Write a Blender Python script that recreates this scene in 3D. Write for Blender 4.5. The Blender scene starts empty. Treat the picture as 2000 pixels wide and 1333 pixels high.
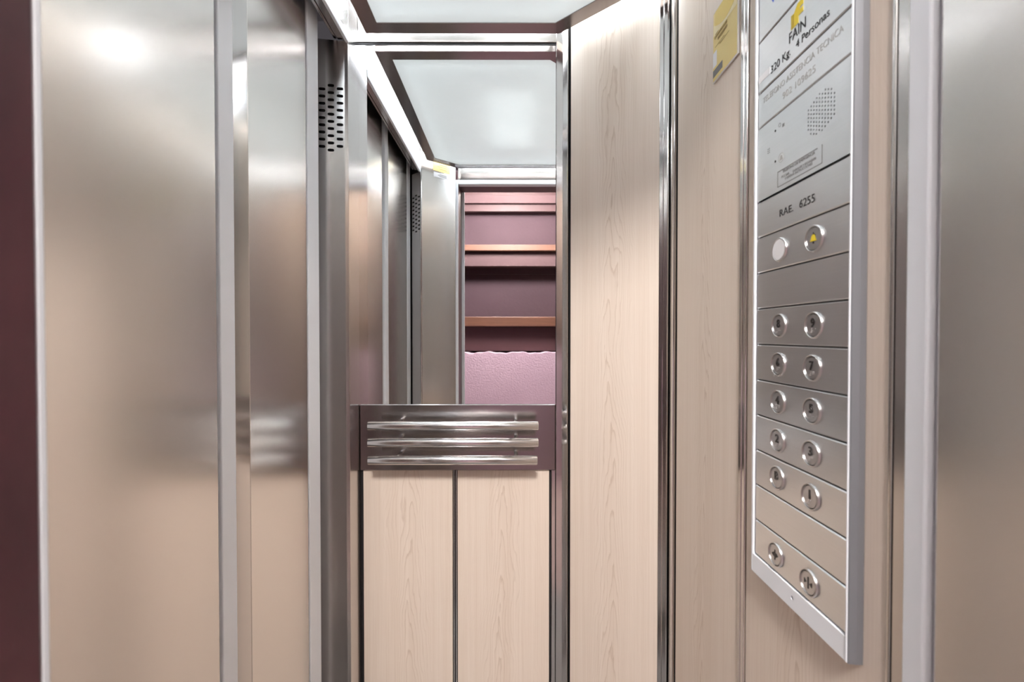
import bpy, bmesh, math, random
from mathutils import Vector, Matrix
from mathutils.geometry import delaunay_2d_cdt

random.seed(7)
SC = bpy.context.scene
COL = SC.collection

# ------------------------------------------------------------------ camera
CAM_Z = 1.30
PITCH = math.radians(0.80)
YAW = math.radians(0.129)
FPX = 16.0 / 36.0 * 2000.0
cam_d = bpy.data.cameras.new('camera')
cam_d.lens = 16.0
cam_d.sensor_width = 36.0
cam_d.sensor_fit = 'HORIZONTAL'
cam_d.clip_start = 0.01
cam_d.dof.use_dof = True
cam_d.dof.focus_distance = 1.25
cam_d.dof.aperture_fstop = 5.6
cam = bpy.data.objects.new('camera', cam_d)
COL.objects.link(cam)
cam.location = (0, 0, CAM_Z)
cam.rotation_euler = (math.pi / 2 - PITCH, 0, -YAW)
SC.camera = cam

# ------------------------------------------------------------------ world and exposure
w = bpy.data.worlds.new('world')
SC.world = w
w.use_nodes = True
w.node_tree.nodes['Background'].inputs[0].default_value = (0.55, 0.5, 0.55, 1)
w.node_tree.nodes['Background'].inputs[1].default_value = 0.05
SC.view_settings.view_transform = 'Standard'
SC.view_settings.look = 'None'
SC.view_settings.gamma = 1.0
SC.view_settings.use_curve_mapping = False
SC.view_settings.exposure = 1.20
LIGHT_CAR = 0.172          # emission of the ceiling diffuser
LIGHT_TUBE = 6.5
ADDED_STRIP_LIGHT = 18.5        # invented strips, added in the gap round the hanging panel for more light
ADDED_LANDING_LIGHT = 118.0  # invented lamp on the landing, added to brighten the car

SC.cycles.max_bounces = 9
SC.cycles.glossy_bounces = 7
SC.cycles.diffuse_bounces = 4
SC.cycles.use_denoising = True
SC.cycles.sample_clamp_indirect = 8.0
SC.cycles.blur_glossy = 0.5
SC.cycles.adaptive_threshold = 0.02
SC.cycles.use_light_tree = False

# ------------------------------------------------------------------ pixel helpers (2000x1333 frame)
_R = Matrix.Rotation(-YAW, 3, 'Z') @ Matrix.Rotation(math.pi / 2 - PITCH, 3, 'X')
def ray(px, py):
    return _R @ Vector(((px - 1000) / FPX, (666.5 - py) / FPX, -1.0))
def at_x(px, py, X):
    d = ray(px, py); t = X / d.x
    return Vector((X, d.y * t, CAM_Z + d.z * t))
def at_y(px, py, Y):
    d = ray(px, py); t = Y / d.y
    return Vector((d.x * t, Y, CAM_Z + d.z * t))
D = 1.25                                    # depth of the mirror
def mir(px, py, Y):                         # a place at real depth Y seen in the mirror
    p = at_y(px, py, 2 * D - Y)
    return Vector((p.x, Y, p.z))

# ------------------------------------------------------------------ materials
def nt(name):
    m = bpy.data.materials.new(name); m.use_nodes = True
    n = m.node_tree.nodes; l = m.node_tree.links
    return m, n, l, n['Principled BSDF']
def plain(name, col, rough=0.5, metal=0.0, spec=0.5, coat=0.0):
    m, n, l, b = nt(name)
    b.inputs['Base Color'].default_value = (*col, 1)
    b.inputs['Roughness'].default_value = rough
    b.inputs['Metallic'].default_value = metal
    b.inputs['Specular IOR Level'].default_value = spec
    b.inputs['Coat Weight'].default_value = coat
    return m
def mathn(n, l, op, a, b=None, c=None):
    x = n.new('ShaderNodeMath'); x.operation = op
    for i, v in enumerate((a, b, c)):
        if v is None: continue
        if isinstance(v, (int, float)): x.inputs[i].default_value = v
        else: l.new(v, x.inputs[i])
    return x.outputs[0]
def noise(n, l, vec, scale, detail=2.0, rough=0.5, dim='3D'):
    t = n.new('ShaderNodeTexNoise'); t.noise_dimensions = dim
    t.inputs['Scale'].default_value = scale; t.inputs['Detail'].default_value = detail
    t.inputs['Roughness'].default_value = rough
    l.new(vec, t.inputs['Vector'])
    return t.outputs['Fac']
def mapping(n, l, vec, scale):
    mp = n.new('ShaderNodeMapping'); mp.inputs['Scale'].default_value = scale
    l.new(vec, mp.inputs['Vector'])
    return mp.outputs[0]
def mixc(n, l, fac, a, b):
    x = n.new('ShaderNodeMix'); x.data_type = 'RGBA'
    if isinstance(fac, (int, float)): x.inputs[0].default_value = fac
    else: l.new(fac, x.inputs[0])
    for i, v in ((6, a), (7, b)):
        if isinstance(v, tuple): x.inputs[i].default_value = (*v, 1)
        else: l.new(v, x.inputs[i])
    return x.outputs[2]

def steel(name, col=(0.63, 0.60, 0.57), rough=0.22, brush=(1, 1, 1), var=0.05, bump=0.0, aniso=0.0):
    """brushed metal; brush = noise scale per axis (small along the brushing)."""
    m, n, l, b = nt(name)
    tc = n.new('ShaderNodeTexCoord')
    v = mapping(n, l, tc.outputs['Object'], brush)
    f = noise(n, l, v, 1.0, 3.0, 0.6)
    c2 = tuple(max(0, x * (1 - 2.2 * var)) for x in col)
    c1 = tuple(min(1, x * (1 + 2.2 * var)) for x in col)
    if var > 0: l.new(mixc(n, l, f, c2, c1), b.inputs['Base Color'])
    else: b.inputs['Base Color'].default_value = (*col, 1)
    r = mathn(n, l, 'ADD', rough, 0.0)
    # smears and finger marks
    sm = noise(n, l, tc.outputs['Object'], 4.0, 2.0, 0.5)
    r = mathn(n, l, 'MULTIPLY_ADD', sm, 0.03, mathn(n, l, 'SUBTRACT', r, 0.015))
    l.new(r, b.inputs['Roughness'])
    b.inputs['Metallic'].default_value = 1.0
    if bump:
        bp = n.new('ShaderNodeBump'); bp.inputs['Strength'].default_value = bump; bp.inputs['Distance'].default_value = 0.0006
        l.new(f, bp.inputs['Height']); l.new(bp.outputs[0], b.inputs['Normal'])
    return m

def wood_laminate(name):
    m, n, l, b = nt(name)
    uv = n.new('ShaderNodeUVMap'); uv.uv_map = 'UVMap'
    oi = n.new('ShaderNodeObjectInfo')
    sep = n.new('ShaderNodeSeparateXYZ'); l.new(uv.outputs[0], sep.inputs[0])
    s, z = sep.outputs[0], sep.outputs[1]
    off = mathn(n, l, 'MULTIPLY', oi.outputs['Random'], 37.0)
    cb = n.new('ShaderNodeCombineXYZ')
    l.new(mathn(n, l, 'ADD', s, off), cb.inputs[0]); l.new(z, cb.inputs[1]); l.new(off, cb.inputs[2])
    vec = cb.outputs[0]
    wob = noise(n, l, mapping(n, l, vec, (9, 2.2, 1)), 1.0, 2.0)
    wob2 = noise(n, l, mapping(n, l, vec, (40, 7, 1)), 1.0, 3.0)
    s2 = mathn(n, l, 'ADD', s, mathn(n, l, 'MULTIPLY', mathn(n, l, 'SUBTRACT', wob, 0.5), 0.09))
    ab = mathn(n, l, 'ABSOLUTE', s2)
    par = mathn(n, l, 'DIVIDE', mathn(n, l, 'MULTIPLY', mathn(n, l, 'MULTIPLY', ab, ab), 9000.0), mathn(n, l, 'MULTIPLY_ADD', ab, 55.0, 1.0))
    v = mathn(n, l, 'ADD', mathn(n, l, 'MULTIPLY', z, 9.0), par)
    v = mathn(n, l, 'ADD', v, mathn(n, l, 'MULTIPLY', wob2, 2.6))
    fr = mathn(n, l, 'FRACT', v)
    line = n.new('ShaderNodeValToRGB')
    e = line.color_ramp.elements
    e[0].position = 0.0; e[0].color = (0, 0, 0, 1)
    e[1].position = 1.0; e[1].color = (0.05, 0.05, 0.05, 1)
    k = line.color_ramp.elements.new(0.72); k.color = (0.12, 0.12, 0.12, 1)
    k = line.color_ramp.elements.new(0.92); k.color = (1, 1, 1, 1)
    l.new(fr, line.inputs[0])
    fade = mathn(n, l, 'SUBTRACT', 1.0, mathn(n, l, 'MULTIPLY', ab, 14.0))
    fade = mathn(n, l, 'MAXIMUM', fade, 0.12)
    rings = mathn(n, l, 'MULTIPLY', line.outputs[0], fade)
    st = noise(n, l, mapping(n, l, vec, (420, 3.0, 1)), 1.0, 3.0, 0.6)
    st2 = noise(n, l, mapping(n, l, vec, (60, 0.8, 1)), 1.0, 2.0)
    base = mixc(n, l, st2, (0.70, 0.59, 0.495), (0.80, 0.71, 0.625))
    stc = mathn(n, l, 'MULTIPLY', mathn(n, l, 'SUBTRACT', st, 0.42), 0.9)
    stc = mathn(n, l, 'MAXIMUM', stc, 0.0)
    base = mixc(n, l, stc, base, (0.57, 0.45, 0.35))
    base = mixc(n, l, mathn(n, l, 'MULTIPLY', rings, 0.42), base, (0.40, 0.27, 0.18))
    l.new(base, b.inputs['Base Color'])
    b.inputs['Roughness'].default_value = 0.42
    b.inputs['Specular IOR Level'].default_value = 0.35
    return m

def stucco(name, c1, c2, bump=0.5, scale=60):
    m, n, l, b = nt(name)
    tc = n.new('ShaderNodeTexCoord')
    f = noise(n, l, tc.outputs['Object'], 3.0, 4.0)
    l.new(mixc(n, l, f, c1, c2), b.inputs['Base Color'])
    b.inputs['Roughness'].default_value = 0.8
    g = noise(n, l, tc.outputs['Object'], scale, 4.0)
    bp = n.new('ShaderNodeBump'); bp.inputs['Strength'].default_value = bump; bp.inputs['Distance'].default_value = 0.006
    l.new(g, bp.inputs['Height']); l.new(bp.outputs[0], b.inputs['Normal'])
    return m

def varnish_wood(name, c1, c2, rough=0.3, scale=(30, 3, 30)):
    m, n, l, b = nt(name)
    tc = n.new('ShaderNodeTexCoord')
    f = noise(n, l, mapping(n, l, tc.outputs['Object'], scale), 1.0, 4.0, 0.6)
    l.new(mixc(n, l, f, c1, c2), b.inputs['Base Color'])
    b.inputs['Roughness'].default_value = rough
    return m

M = {}
M['wood'] = wood_laminate('beech_laminate')
M['door_steel'] = steel('door_steel', (0.77, 0.745, 0.72), 0.235, (160, 160, 1.5), 0.0)
M['wall_steel'] = steel('wall_steel', (0.60, 0.575, 0.56), 0.20, (160, 160, 1.5), 0.0)
M['trim_steel'] = steel('trim_steel', (0.62, 0.605, 0.60), 0.13, (160, 160, 1.5), 0.0)
M['plate_steel'] = steel('plate_steel', (0.34, 0.315, 0.31), 0.2, (3, 3, 200), 0.0)
M['frame_steel'] = steel('frame_steel', (0.34, 0.30, 0.285), 0.22, (40, 40, 40), 0.0)
M['bar_steel'] = plain('bar_steel', (0.74, 0.73, 0.73), 0.2, 1.0)
M['panel_steel'] = steel('panel_steel', (0.73, 0.745, 0.76), 0.31, (300, 4, 500), 0.02)
M['button_steel'] = plain('button_steel', (0.66, 0.645, 0.64), 0.28, 1.0)
M['button_face'] = plain('button_face', (0.56, 0.56, 0.57), 0.34, 1.0)
M['alu'] = plain('anodised_aluminium', (0.85, 0.88, 0.93), 0.5, 0.0)
M['alu_dark'] = plain('grey_aluminium_frame', (0.19, 0.195, 0.215), 0.4, 0.3)
M['black'] = plain('black_rubber', (0.012, 0.011, 0.012), 0.6)
M['void'] = plain('dark_void', (0.02, 0.018, 0.018), 0.8)
M['ink'] = plain('black_print', (0.02, 0.02, 0.022), 0.6)
M['ink_grey'] = plain('grey_print', (0.20, 0.20, 0.20), 0.6)
M['ink_pale'] = plain('faded_print', (0.45, 0.45, 0.44), 0.6)
M['numeral'] = plain('dark_numeral', (0.06, 0.055, 0.055), 0.3, 0.6)
M['yellow'] = plain('yellow_print', (0.72, 0.56, 0.02), 0.45)
M['white'] = plain('white_plastic', (0.80, 0.80, 0.82), 0.4)
M['blue'] = plain('blue_print', (0.05, 0.15, 0.7), 0.4)
M['paper_yellow'] = plain('yellow_paper', (0.78, 0.62, 0.22), 0.45)
M['paper_pale'] = plain('pale_yellow_paper', (0.85, 0.74, 0.42), 0.45)
M['paper_deep'] = plain('deep_yellow_paper', (0.74, 0.56, 0.11), 0.45)
M['paper_print'] = plain('brown_print', (0.30, 0.20, 0.04), 0.6)
M['paper_gold'] = plain('gold_sticker', (0.68, 0.52, 0.20), 0.4)
M['acrylic'] = plain('clear_backing', (0.70, 0.66, 0.62), 0.25)
M['mirror'] = plain('mirror_silver', (0.93, 0.94, 0.94), 0.004, 1.0)
M['red_wood'] = varnish_wood('dark_red_wood', (0.008, 0.002, 0.007), (0.13, 0.04, 0.05), 0.35, (14, 14, 7))
M['tread_wood'] = varnish_wood('tread_wood', (0.065, 0.025, 0.015), (0.155, 0.066, 0.038), 0.5, (3, 40, 60))
M['maroon_shade'] = varnish_wood('maroon_shade_board', (0.035, 0.009, 0.012), (0.05, 0.016, 0.018), 0.6, (3, 30, 30))  # dark colour stands in for the shade under the stair treads
M['pink_stucco'] = stucco('pink_stucco', (0.5, 0.35, 0.44), (0.57, 0.41, 0.5), 0.6, 70)
M['mauve'] = stucco('mauve_plaster', (0.036, 0.016, 0.023), (0.050, 0.024, 0.034), 0.2, 40)
M['rose'] = stucco('rose_plaster', (0.06, 0.03, 0.034), (0.075, 0.04, 0.044), 0.2, 40)
M['floor'] = stucco('grey_vinyl', (0.20, 0.19, 0.19), (0.27, 0.26, 0.25), 0.1, 200)
M['landing_floor'] = stucco('landing_terrazzo', (0.30, 0.22, 0.20), (0.42, 0.32, 0.30), 0.05, 150)
M['white_paint'] = plain('white_paint', (0.75, 0.73, 0.72), 0.7)

def diffuser_mat():
    m, n, l, b = nt('opal_diffuser')
    out = n['Material Output']
    tc = n.new('ShaderNodeTexCoord')
    f = noise(n, l, tc.outputs['Object'], 7.0, 4.0, 0.6)
    base = mixc(n, l, f, (0.62, 0.65, 0.63), (0.72, 0.74, 0.72))
    l.new(base, b.inputs['Base Color'])
    b.inputs['Roughness'].default_value = 0.35
    b.inputs['Emission Color'].default_value = (0.90, 0.965, 1.0, 1)
    b.inputs['Emission Strength'].default_value = LIGHT_CAR
    tr = n.new('ShaderNodeBsdfTranslucent'); tr.inputs[0].default_value = (0.8, 0.82, 0.82, 1)
    ad = n.new('ShaderNodeMixShader'); ad.inputs[0].default_value = 0.3
    l.new(b.outputs[0], ad.inputs[1]); l.new(tr.outputs[0], ad.inputs[2])
    l.new(ad.outputs[0], out.inputs[0])
    return m
M['diffuser'] = diffuser_mat()
def emit(name, col, st):
    m, n, l, b = nt(name)
    b.inputs['Base Color'].default_value = (0.8, 0.8, 0.8, 1)
    b.inputs['Emission Color'].default_value = (*col, 1)
    b.inputs['Emission Strength'].default_value = st
    return m
M['tube'] = emit('lamp_tube_glow', (0.92, 0.97, 1.0), LIGHT_TUBE)
M['strip'] = emit('added_strip_glow', (0.84, 0.93, 1.0), ADDED_STRIP_LIGHT)
M['added_landing_glow'] = emit('added_landing_lamp_glow', (1.0, 0.945, 0.90), ADDED_LANDING_LIGHT)

# ------------------------------------------------------------------ object helpers
def tag(o, label, cat, group=None, kind=None):
    o['label'] = label; o['category'] = cat
    if group: o['group'] = group
    if kind: o['kind'] = kind
    return o
def thing(name, loc, label, cat, group=None, kind=None):
    o = bpy.data.objects.new(name, None); o.empty_display_size = 0.02
    o.location = loc; COL.objects.link(o)
    return tag(o, label, cat, group, kind)
def wloc(o):
    p = Vector(o.location)
    while o.parent: o = o.parent; p += Vector(o.location)
    return p
def link(name, bm, mat, parent=None, smooth=False, label=None):
    """link a bmesh given in world coordinates; origin goes to its base centre"""
    bm.normal_update()
    xs = [v.co.x for v in bm.verts]; ys = [v.co.y for v in bm.verts]; zs = [v.co.z for v in bm.verts]
    c = Vector(((min(xs) + max(xs)) / 2, (min(ys) + max(ys)) / 2, min(zs)))
    for v in bm.verts: v.co -= c
    me = bpy.data.meshes.new(name); bm.to_mesh(me); bm.free()
    if smooth:
        for p in me.polygons: p.use_smooth = True
    me.materials.append(M[mat] if isinstance(mat, str) else mat)
    o = bpy.data.objects.new(name, me); COL.objects.link(o)
    if parent is not None:
        o.parent = parent; o.location = c - wloc(parent)
    else: o.location = c
    if label: o['label'] = label
    return o
def do_bevel(bm, bevel, seg=2):
    if bevel > 0:
        bmesh.ops.bevel(bm, geom=list(bm.edges), offset=bevel, segments=seg, affect='EDGES', profile=0.5, clamp_overlap=True)
def bm_poly(pts, z0, z1, bevel=0.0):
    """vertical prism over an xy outline"""
    bm = bmesh.new()
    a = [bm.verts.new((p[0], p[1], z0)) for p in pts]; b = [bm.verts.new((p[0], p[1], z1)) for p in pts]
    bm.faces.new(a); bm.faces.new(b)
    for i in range(len(pts)):
        j = (i + 1) % len(pts); bm.faces.new((a[i], a[j], b[j], b[i]))
    bmesh.ops.recalc_face_normals(bm, faces=bm.faces)
    do_bevel(bm, bevel)
    return bm
def bm_box(x0, x1, y0, y1, z0, z1, bevel=0.0):
    return bm_poly([(x0, y0), (x1, y0), (x1, y1), (x0, y1)], z0, z1, bevel)
class Frame:
    """a wall plane: o = start point (xy), s = direction along the wall, n = normal into the car"""
    def __init__(self, o, s, n):
        self.o = Vector((o[0], o[1], 0)); self.s = Vector((s[0], s[1], 0)).normalized(); self.n = Vector((n[0], n[1], 0)).normalized()
    def p(self, s, d, z): return self.o + self.s * s + self.n * d + Vector((0, 0, z))
def bm_wall(fr, s0, s1, d0, d1, z0, z1, bevel=0.0, seg=2):
    bm = bmesh.new()
    vs = [bm.verts.new(fr.p(s, d, z)) for z in (z0, z1) for (s, d) in ((s0, d0), (s1, d0), (s1, d1), (s0, d1))]
    for f in ((0, 1, 2, 3), (4, 5, 6, 7), (0, 1, 5, 4), (1, 2, 6, 5), (2, 3, 7, 6), (3, 0, 4, 7)): bm.faces.new([vs[i] for i in f])
    bmesh.ops.recalc_face_normals(bm, faces=bm.faces)
    do_bevel(bm, bevel, seg)
    uv = bm.loops.layers.uv.new('UVMap')
    mid = (s0 + s1) / 2
    for f in bm.faces:
        for lp in f.loops:
            lp[uv].uv = ((lp.vert.co - fr.o).dot(fr.s) - mid, lp.vert.co.z)
    return bm
def bm_plate(fr, outer, holes, d0, d1):
    """plate in a wall frame, outline and holes given as (s, z) lists"""
    bm = bmesh.new()
    loops = [outer] + holes
    flat = [(p[0], p[1]) for lo in loops for p in lo]
    k = 0; edges = []
    for lo in loops:
        edges += [(k + i, k + (i + 1) % len(lo)) for i in range(len(lo))]; k += len(lo)
    cv, _, cf, orig, _, _ = delaunay_2d_cdt([Vector(p) for p in flat], edges, [], 0, 1e-7)
    def inside(p, lo):
        c = False
        for i in range(len(lo)):
            a, b = lo[i - 1], lo[i]
            if (a[1] > p[1]) != (b[1] > p[1]) and p[0] < (b[0] - a[0]) * (p[1] - a[1]) / (b[1] - a[1]) + a[0]: c = not c
        return c
    boxes = [(min(p[0] for p in h), max(p[0] for p in h), min(p[1] for p in h), max(p[1] for p in h)) for h in holes]
    tris = []
    for f in cf:
        g = (sum(cv[i][0] for i in f) / 3, sum(cv[i][1] for i in f) / 3)
        if not inside(g, outer): continue
        if any(x0 <= g[0] <= x1 and y0 <= g[1] <= y1 and inside(g, h) for h, (x0, x1, y0, y1) in zip(holes, boxes)): continue
        if not all(orig[i] for i in f): print('CDT NEW', [tuple(cv[i]) for i in f], outer[:4]); continue
        tris.append([orig[i][0] for i in f])
    A = [bm.verts.new(fr.p(p[0], d0, p[1])) for p in flat]; B = [bm.verts.new(fr.p(p[0], d1, p[1])) for p in flat]
    for t in tris:
        for S in (A, B):
            try: bm.faces.new([S[i] for i in t])
            except ValueError: pass
    k = 0
    for lo in loops:
        nn = len(lo)
        for i in range(nn):
            a, b = k + i, k + (i + 1) % nn
            bm.faces.new((A[a], A[b], B[b], B[a]))
        k += nn
    bmesh.ops.recalc_face_normals(bm, faces=bm.faces)
    return bm
def bm_lathe(fr, s, z, prof, seg=32, d=0.0):
    """revolve (radius, height) about the wall normal at (s, z)"""
    bm = bmesh.new(); rings = []
    for r, h in prof:
        if r < 1e-6: rings.append([bm.verts.new(fr.p(s, d + h, z))])
        else: rings.append([bm.verts.new(fr.p(s + r * math.cos(2 * math.pi * i / seg), d + h, z + r * math.sin(2 * math.pi * i / seg))) for i in range(seg)])
    for a, b in zip(rings[:-1], rings[1:]):
        for i in range(seg):
            j = (i + 1) % seg
            if len(a) == 1 and len(b) == 1: continue
            if len(a) == 1: bm.faces.new((a[0], b[i], b[j]))
            elif len(b) == 1: bm.faces.new((a[i], a[j], b[0]))
            else: bm.faces.new((a[i], a[j], b[j], b[i]))
    bmesh.ops.recalc_face_normals(bm, faces=bm.faces)
    return bm
def bm_tube(p0, p1, r, seg=24, cap=0.0):
    bm = bmesh.new()
    p0 = Vector(p0); p1 = Vector(p1); ax = (p1 - p0).normalized()
    u = ax.orthogonal().normalized(); v = ax.cross(u)
    prof = [(p0, 0), (p0, r - cap), (p0 + ax * cap, r), (p1 - ax * cap, r), (p1, r - cap), (p1, 0)] if cap else [(p0, 0), (p0, r), (p1, r), (p1, 0)]
    rings = []
    for c, rr in prof:
        if rr == 0: rings.append([bm.verts.new(c)])
        else: rings.append([bm.verts.new(c + u * rr * math.cos(2 * math.pi * i / seg) + v * rr * math.sin(2 * math.pi * i / seg)) for i in range(seg)])
    for a, b in zip(rings[:-1], rings[1:]):
        for i in range(seg):
            j = (i + 1) % seg
            if len(a) == 1: bm.faces.new((a[0], b[i], b[j]))
            elif len(b) == 1: bm.faces.new((a[i], a[j], b[0]))
            else: bm.faces.new((a[i], a[j], b[j], b[i]))
    bmesh.ops.recalc_face_normals(bm, faces=bm.faces)
    return bm
def text_bm(fr, string, s0, z0, height=None, width=None, d=0.0, ext=0.0003, shear=0.0, align='LEFT', bold=0.0):
    """lettering standing on a wall frame; height = cap height"""
    cu = bpy.data.curves.new('lettering', 'FONT'); cu.body = string; cu.extrude = 0.5
    cu.resolution_u = 3; cu.offset = bold
    o = bpy.data.objects.new('lettering', cu); COL.objects.link(o)
    bpy.context.view_layer.update()
    dg = bpy.context.evaluated_depsgraph_get()
    me = bpy.data.meshes.new_from_object(o.evaluated_get(dg))
    bpy.data.objects.remove(o); bpy.data.curves.remove(cu)
    bm = bmesh.new(); bm.from_mesh(me); bpy.data.meshes.remove(me)
    xs = [v.co.x for v in bm.verts]; x0, x1 = min(xs), max(xs)
    cap = 0.70
    sy = height / cap if height else width / (x1 - x0)
    sx = width / (x1 - x0) if width else sy
    for v in bm.verts:
        x = (v.co.x - x0) * sx
        if align == 'CENTER': x -= (x1 - x0) * sx / 2
        y = v.co.y * sy
        v.co = fr.p(s0 + x + y * shear, d + (v.co.z + 0.5) * ext, z0 + y)
    bmesh.ops.recalc_face_normals(bm, faces=bm.faces)
    return bm
def join_bm(*bms):
    out = bmesh.new()
    for b in bms:
        me = bpy.data.meshes.new('tmp'); b.to_mesh(me); b.free()
        out.from_mesh(me); bpy.data.meshes.remove(me)
    return out
def offset_poly(pts, d):
    """move every edge of a counter-clockwise polygon inward by d"""
    n = len(pts); res = []
    for i in range(n):
        p0 = Vector(pts[i - 1]); p1 = Vector(pts[i]); p2 = Vector(pts[(i + 1) % n])
        e1 = (p1 - p0).normalized(); e2 = (p2 - p1).normalized()
        n1 = Vector((-e1.y, e1.x)); n2 = Vector((-e2.y, e2.x))
        k = 1 + n1.dot(n2)
        res.append(tuple(p1 + (n1 + n2) * (d / k)))
    return res

# ------------------------------------------------------------------ plan of the car
XL = -0.416                       # left wall strip next to the mirror
XD = -0.4725                      # face of the left sliding doors
XR = 0.368                        # right wall
YB = D                            # mirror plane
YRET = 1.175                      # left return with the vent
YF = 0.25                         # front wall
K0 = (0.142, YB); K1 = (XR, 1.059)            # ends of the angled wall at the back right
CF = (-0.414, 0.399); CJ = (-0.2595, YF)      # ends of the angled panel at the front left
Z_TOP = 2.20
Z_CEIL = CAM_Z + 0.7950
Z_HEAD = 2.05
FB = Frame((XL, YB), (1, 0), (0, -1))                                   # back wall, s to the right
FC = Frame(K0, (K1[0] - K0[0], K1[1] - K0[1]), (-(K0[1] - K1[1]), -(K1[0] - K0[0])))   # angled wall
FR = Frame(K1, (0, -1), (-1, 0))                                        # right wall, s towards the camera
FRET = Frame((XL, YRET), (-math.cos(math.radians(9)), -math.sin(math.radians(9))), (math.sin(math.radians(9)), -math.cos(math.radians(9))))                              # vent return, s to the left
LC = (Vector(K1) - Vector(K0)).length
def sB(px): return at_y(px, 700, YB).x - XL
def sR(px, X=XR): return K1[1] - at_x(px, 660, X).y
def sC(px):
    d = ray(px, 660); a = Vector(K0); b = Vector(K1) - a
    # ray (d.x,d.y)*t = a + b*k
    det = d.x * (-b.y) - (-b.x) * d.y
    k = (d.x * a.y - d.y * a.x) / det
    return k * LC

# ------------------------------------------------------------------ structure of the car
fl = link('floor', bm_poly([(-0.62, 0.20), (0.42, 0.20), (0.42, 1.30), (-0.62, 1.30)], -0.06, 0.0), 'floor')
tag(fl, 'dark grey vinyl floor of the lift car', 'floor', kind='structure')
cl = link('ceiling', bm_poly([(-0.64, 0.20), (0.43, 0.20), (0.43, 1.32), (-0.64, 1.32)], Z_TOP, Z_TOP + 0.03), 'wall_steel')
tag(cl, 'steel roof of the lift car above the hanging light panel', 'ceiling', kind='structure')

# back wall: steel backing, steel strip over the mirror, two wood panels below the handrail
wb = thing('wall_back', (0, YB, 0), 'back wall with two pale wood panels under the mirror', 'wall', kind='structure')
link('backing', bm_wall(FB, -0.02, 0.60, -0.05, -0.016, 0, Z_TOP), 'black', wb)
Z_MT = at_y(900, 88.5, YB).z; Z_MB = at_y(900, 790, YB).z; Z_PB = at_y(900, 919, YB).z
link('top_strip', bm_wall(FB, 0.0, sB(1086), -0.016, 0.004, Z_MT + 0.006, Z_TOP, 0.001), 'wall_steel', wb)
sw = [sB(708), sB(883), sB(893), sB(1073)]
for a, b in ((sw[0], sw[1]), (sw[2], sw[3])):
    link('wood_panel', bm_wall(FB, a, b, -0.016, -0.002, 0.08, Z_PB + 0.006, 0.001), 'wood', wb)
for a, b in ((sw[1] + 0.002, sw[1] + 0.0055), (sw[2] - 0.0055, sw[2] - 0.002)):
    link('joint_strip', bm_wall(FB, a, b, -0.016, -0.006, 0.08, Z_PB + 0.004), 'trim_steel', wb)
link('kick_plate', bm_wall(FB, 0.0, sB(1086), -0.016, 0.0, 0.0, 0.078, 0.001), 'wall_steel', wb)

# angled wall at the back right
wc = thing('wall_back_right', (0.255, 1.15, 0), 'angled pale wood wall between the mirror and the sticker wall', 'wall', kind='structure')
link('backing', bm_wall(FC, -0.03, LC + 0.02, -0.05, -0.016, 0, Z_TOP), 'black', wc)
link('wood_panel', bm_wall(FC, sC(1114), sC(1290), -0.016, 0.0, 0.08, Z_TOP, 0.001), 'wood', wc)
link('kick_plate', bm_wall(FC, 0.02, LC - 0.02, -0.016, 0.001, 0.0, 0.078, 0.001), 'wall_steel', wc)

# right wall
wr = thing('wall_right', (XR, 0.7, 0), 'right wall of pale wood panels behind the button panel', 'wall', kind='structure')
link('backing', bm_wall(FR, -0.02, K1[1] - 0.40, -0.05, -0.016, 0, Z_TOP), 'black', wr)
link('wood_panel', bm_wall(FR, sR(1322), sR(1446), -0.016, 0.0, 0.08, Z_TOP, 0.001), 'wood', wr)
link('wood_panel', bm_wall(FR, sR(1460), sR(1740), -0.016, 0.0, 0.08, Z_TOP, 0.001), 'wood', wr)
link('kick_plate', bm_wall(FR, 0.03, sR(1739), -0.016, 0.001, 0.0, 0.078, 0.001), 'wall_steel', wr)

# front right steel panel
wfr = thing('wall_front_right', (XR, 0.32, 0), 'brushed steel front panel at the right edge of the photo', 'wall', kind='structure')
link('steel_panel', bm_wall(FR, sR(1828), K1[1] - YF, -0.02, 0.0, 0.0, Z_TOP, 0.003), 'door_steel', wfr)
link('backing', bm_wall(FR, sR(1740), K1[1] - YF, -0.05, -0.021, 0, Z_TOP), 'black', wfr)
link('front_return', bm_box(0.315, XR + 0.05, YF - 0.03, YF - 0.001, 0, Z_TOP), 'door_steel', wfr)

# stainless trims
def trim(idx, label, parts, loc):
    t = thing('trim_%d' % idx, loc, label, 'trim', kind='structure')
    for nm, bm, mt in parts: link(nm, bm, mt, t)
    return t
def spanB(a, b, d0, d1, z0=0.0, z1=Z_TOP, bev=0.0012): return bm_wall(FB, sB(a), sB(b), d0, d1, z0, z1, bev)
def spanC(a, b, d0, d1, bev=0.0012): return bm_wall(FC, sC(a), sC(b), d0, d1, 0.0, Z_TOP, bev)
def spanR(a, b, d0, d1, bev=0.0012): return bm_wall(FR, sR(a), sR(b), d0, d1, 0.0, Z_TOP, bev)
trim(1, 'stainless corner trim right beside the mirror', [
    ('outer_leaf', spanB(1085.5, 1098, -0.016, 0.006), 'trim_steel'),
    ('inner_leaf', spanC(1100.5, 1110.5, -0.012, 0.006), 'trim_steel'),
    ('seal', spanC(1110.8, 1114, -0.016, -0.006, 0), 'black'),
    ('corner_bead', bm_tube((K0[0] - 0.001, K0[1] - 0.003, 0), (K0[0] - 0.001, K0[1] - 0.003, Z_TOP), 0.0035, 12), 'trim_steel')], (K0[0], K0[1], 0))
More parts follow.
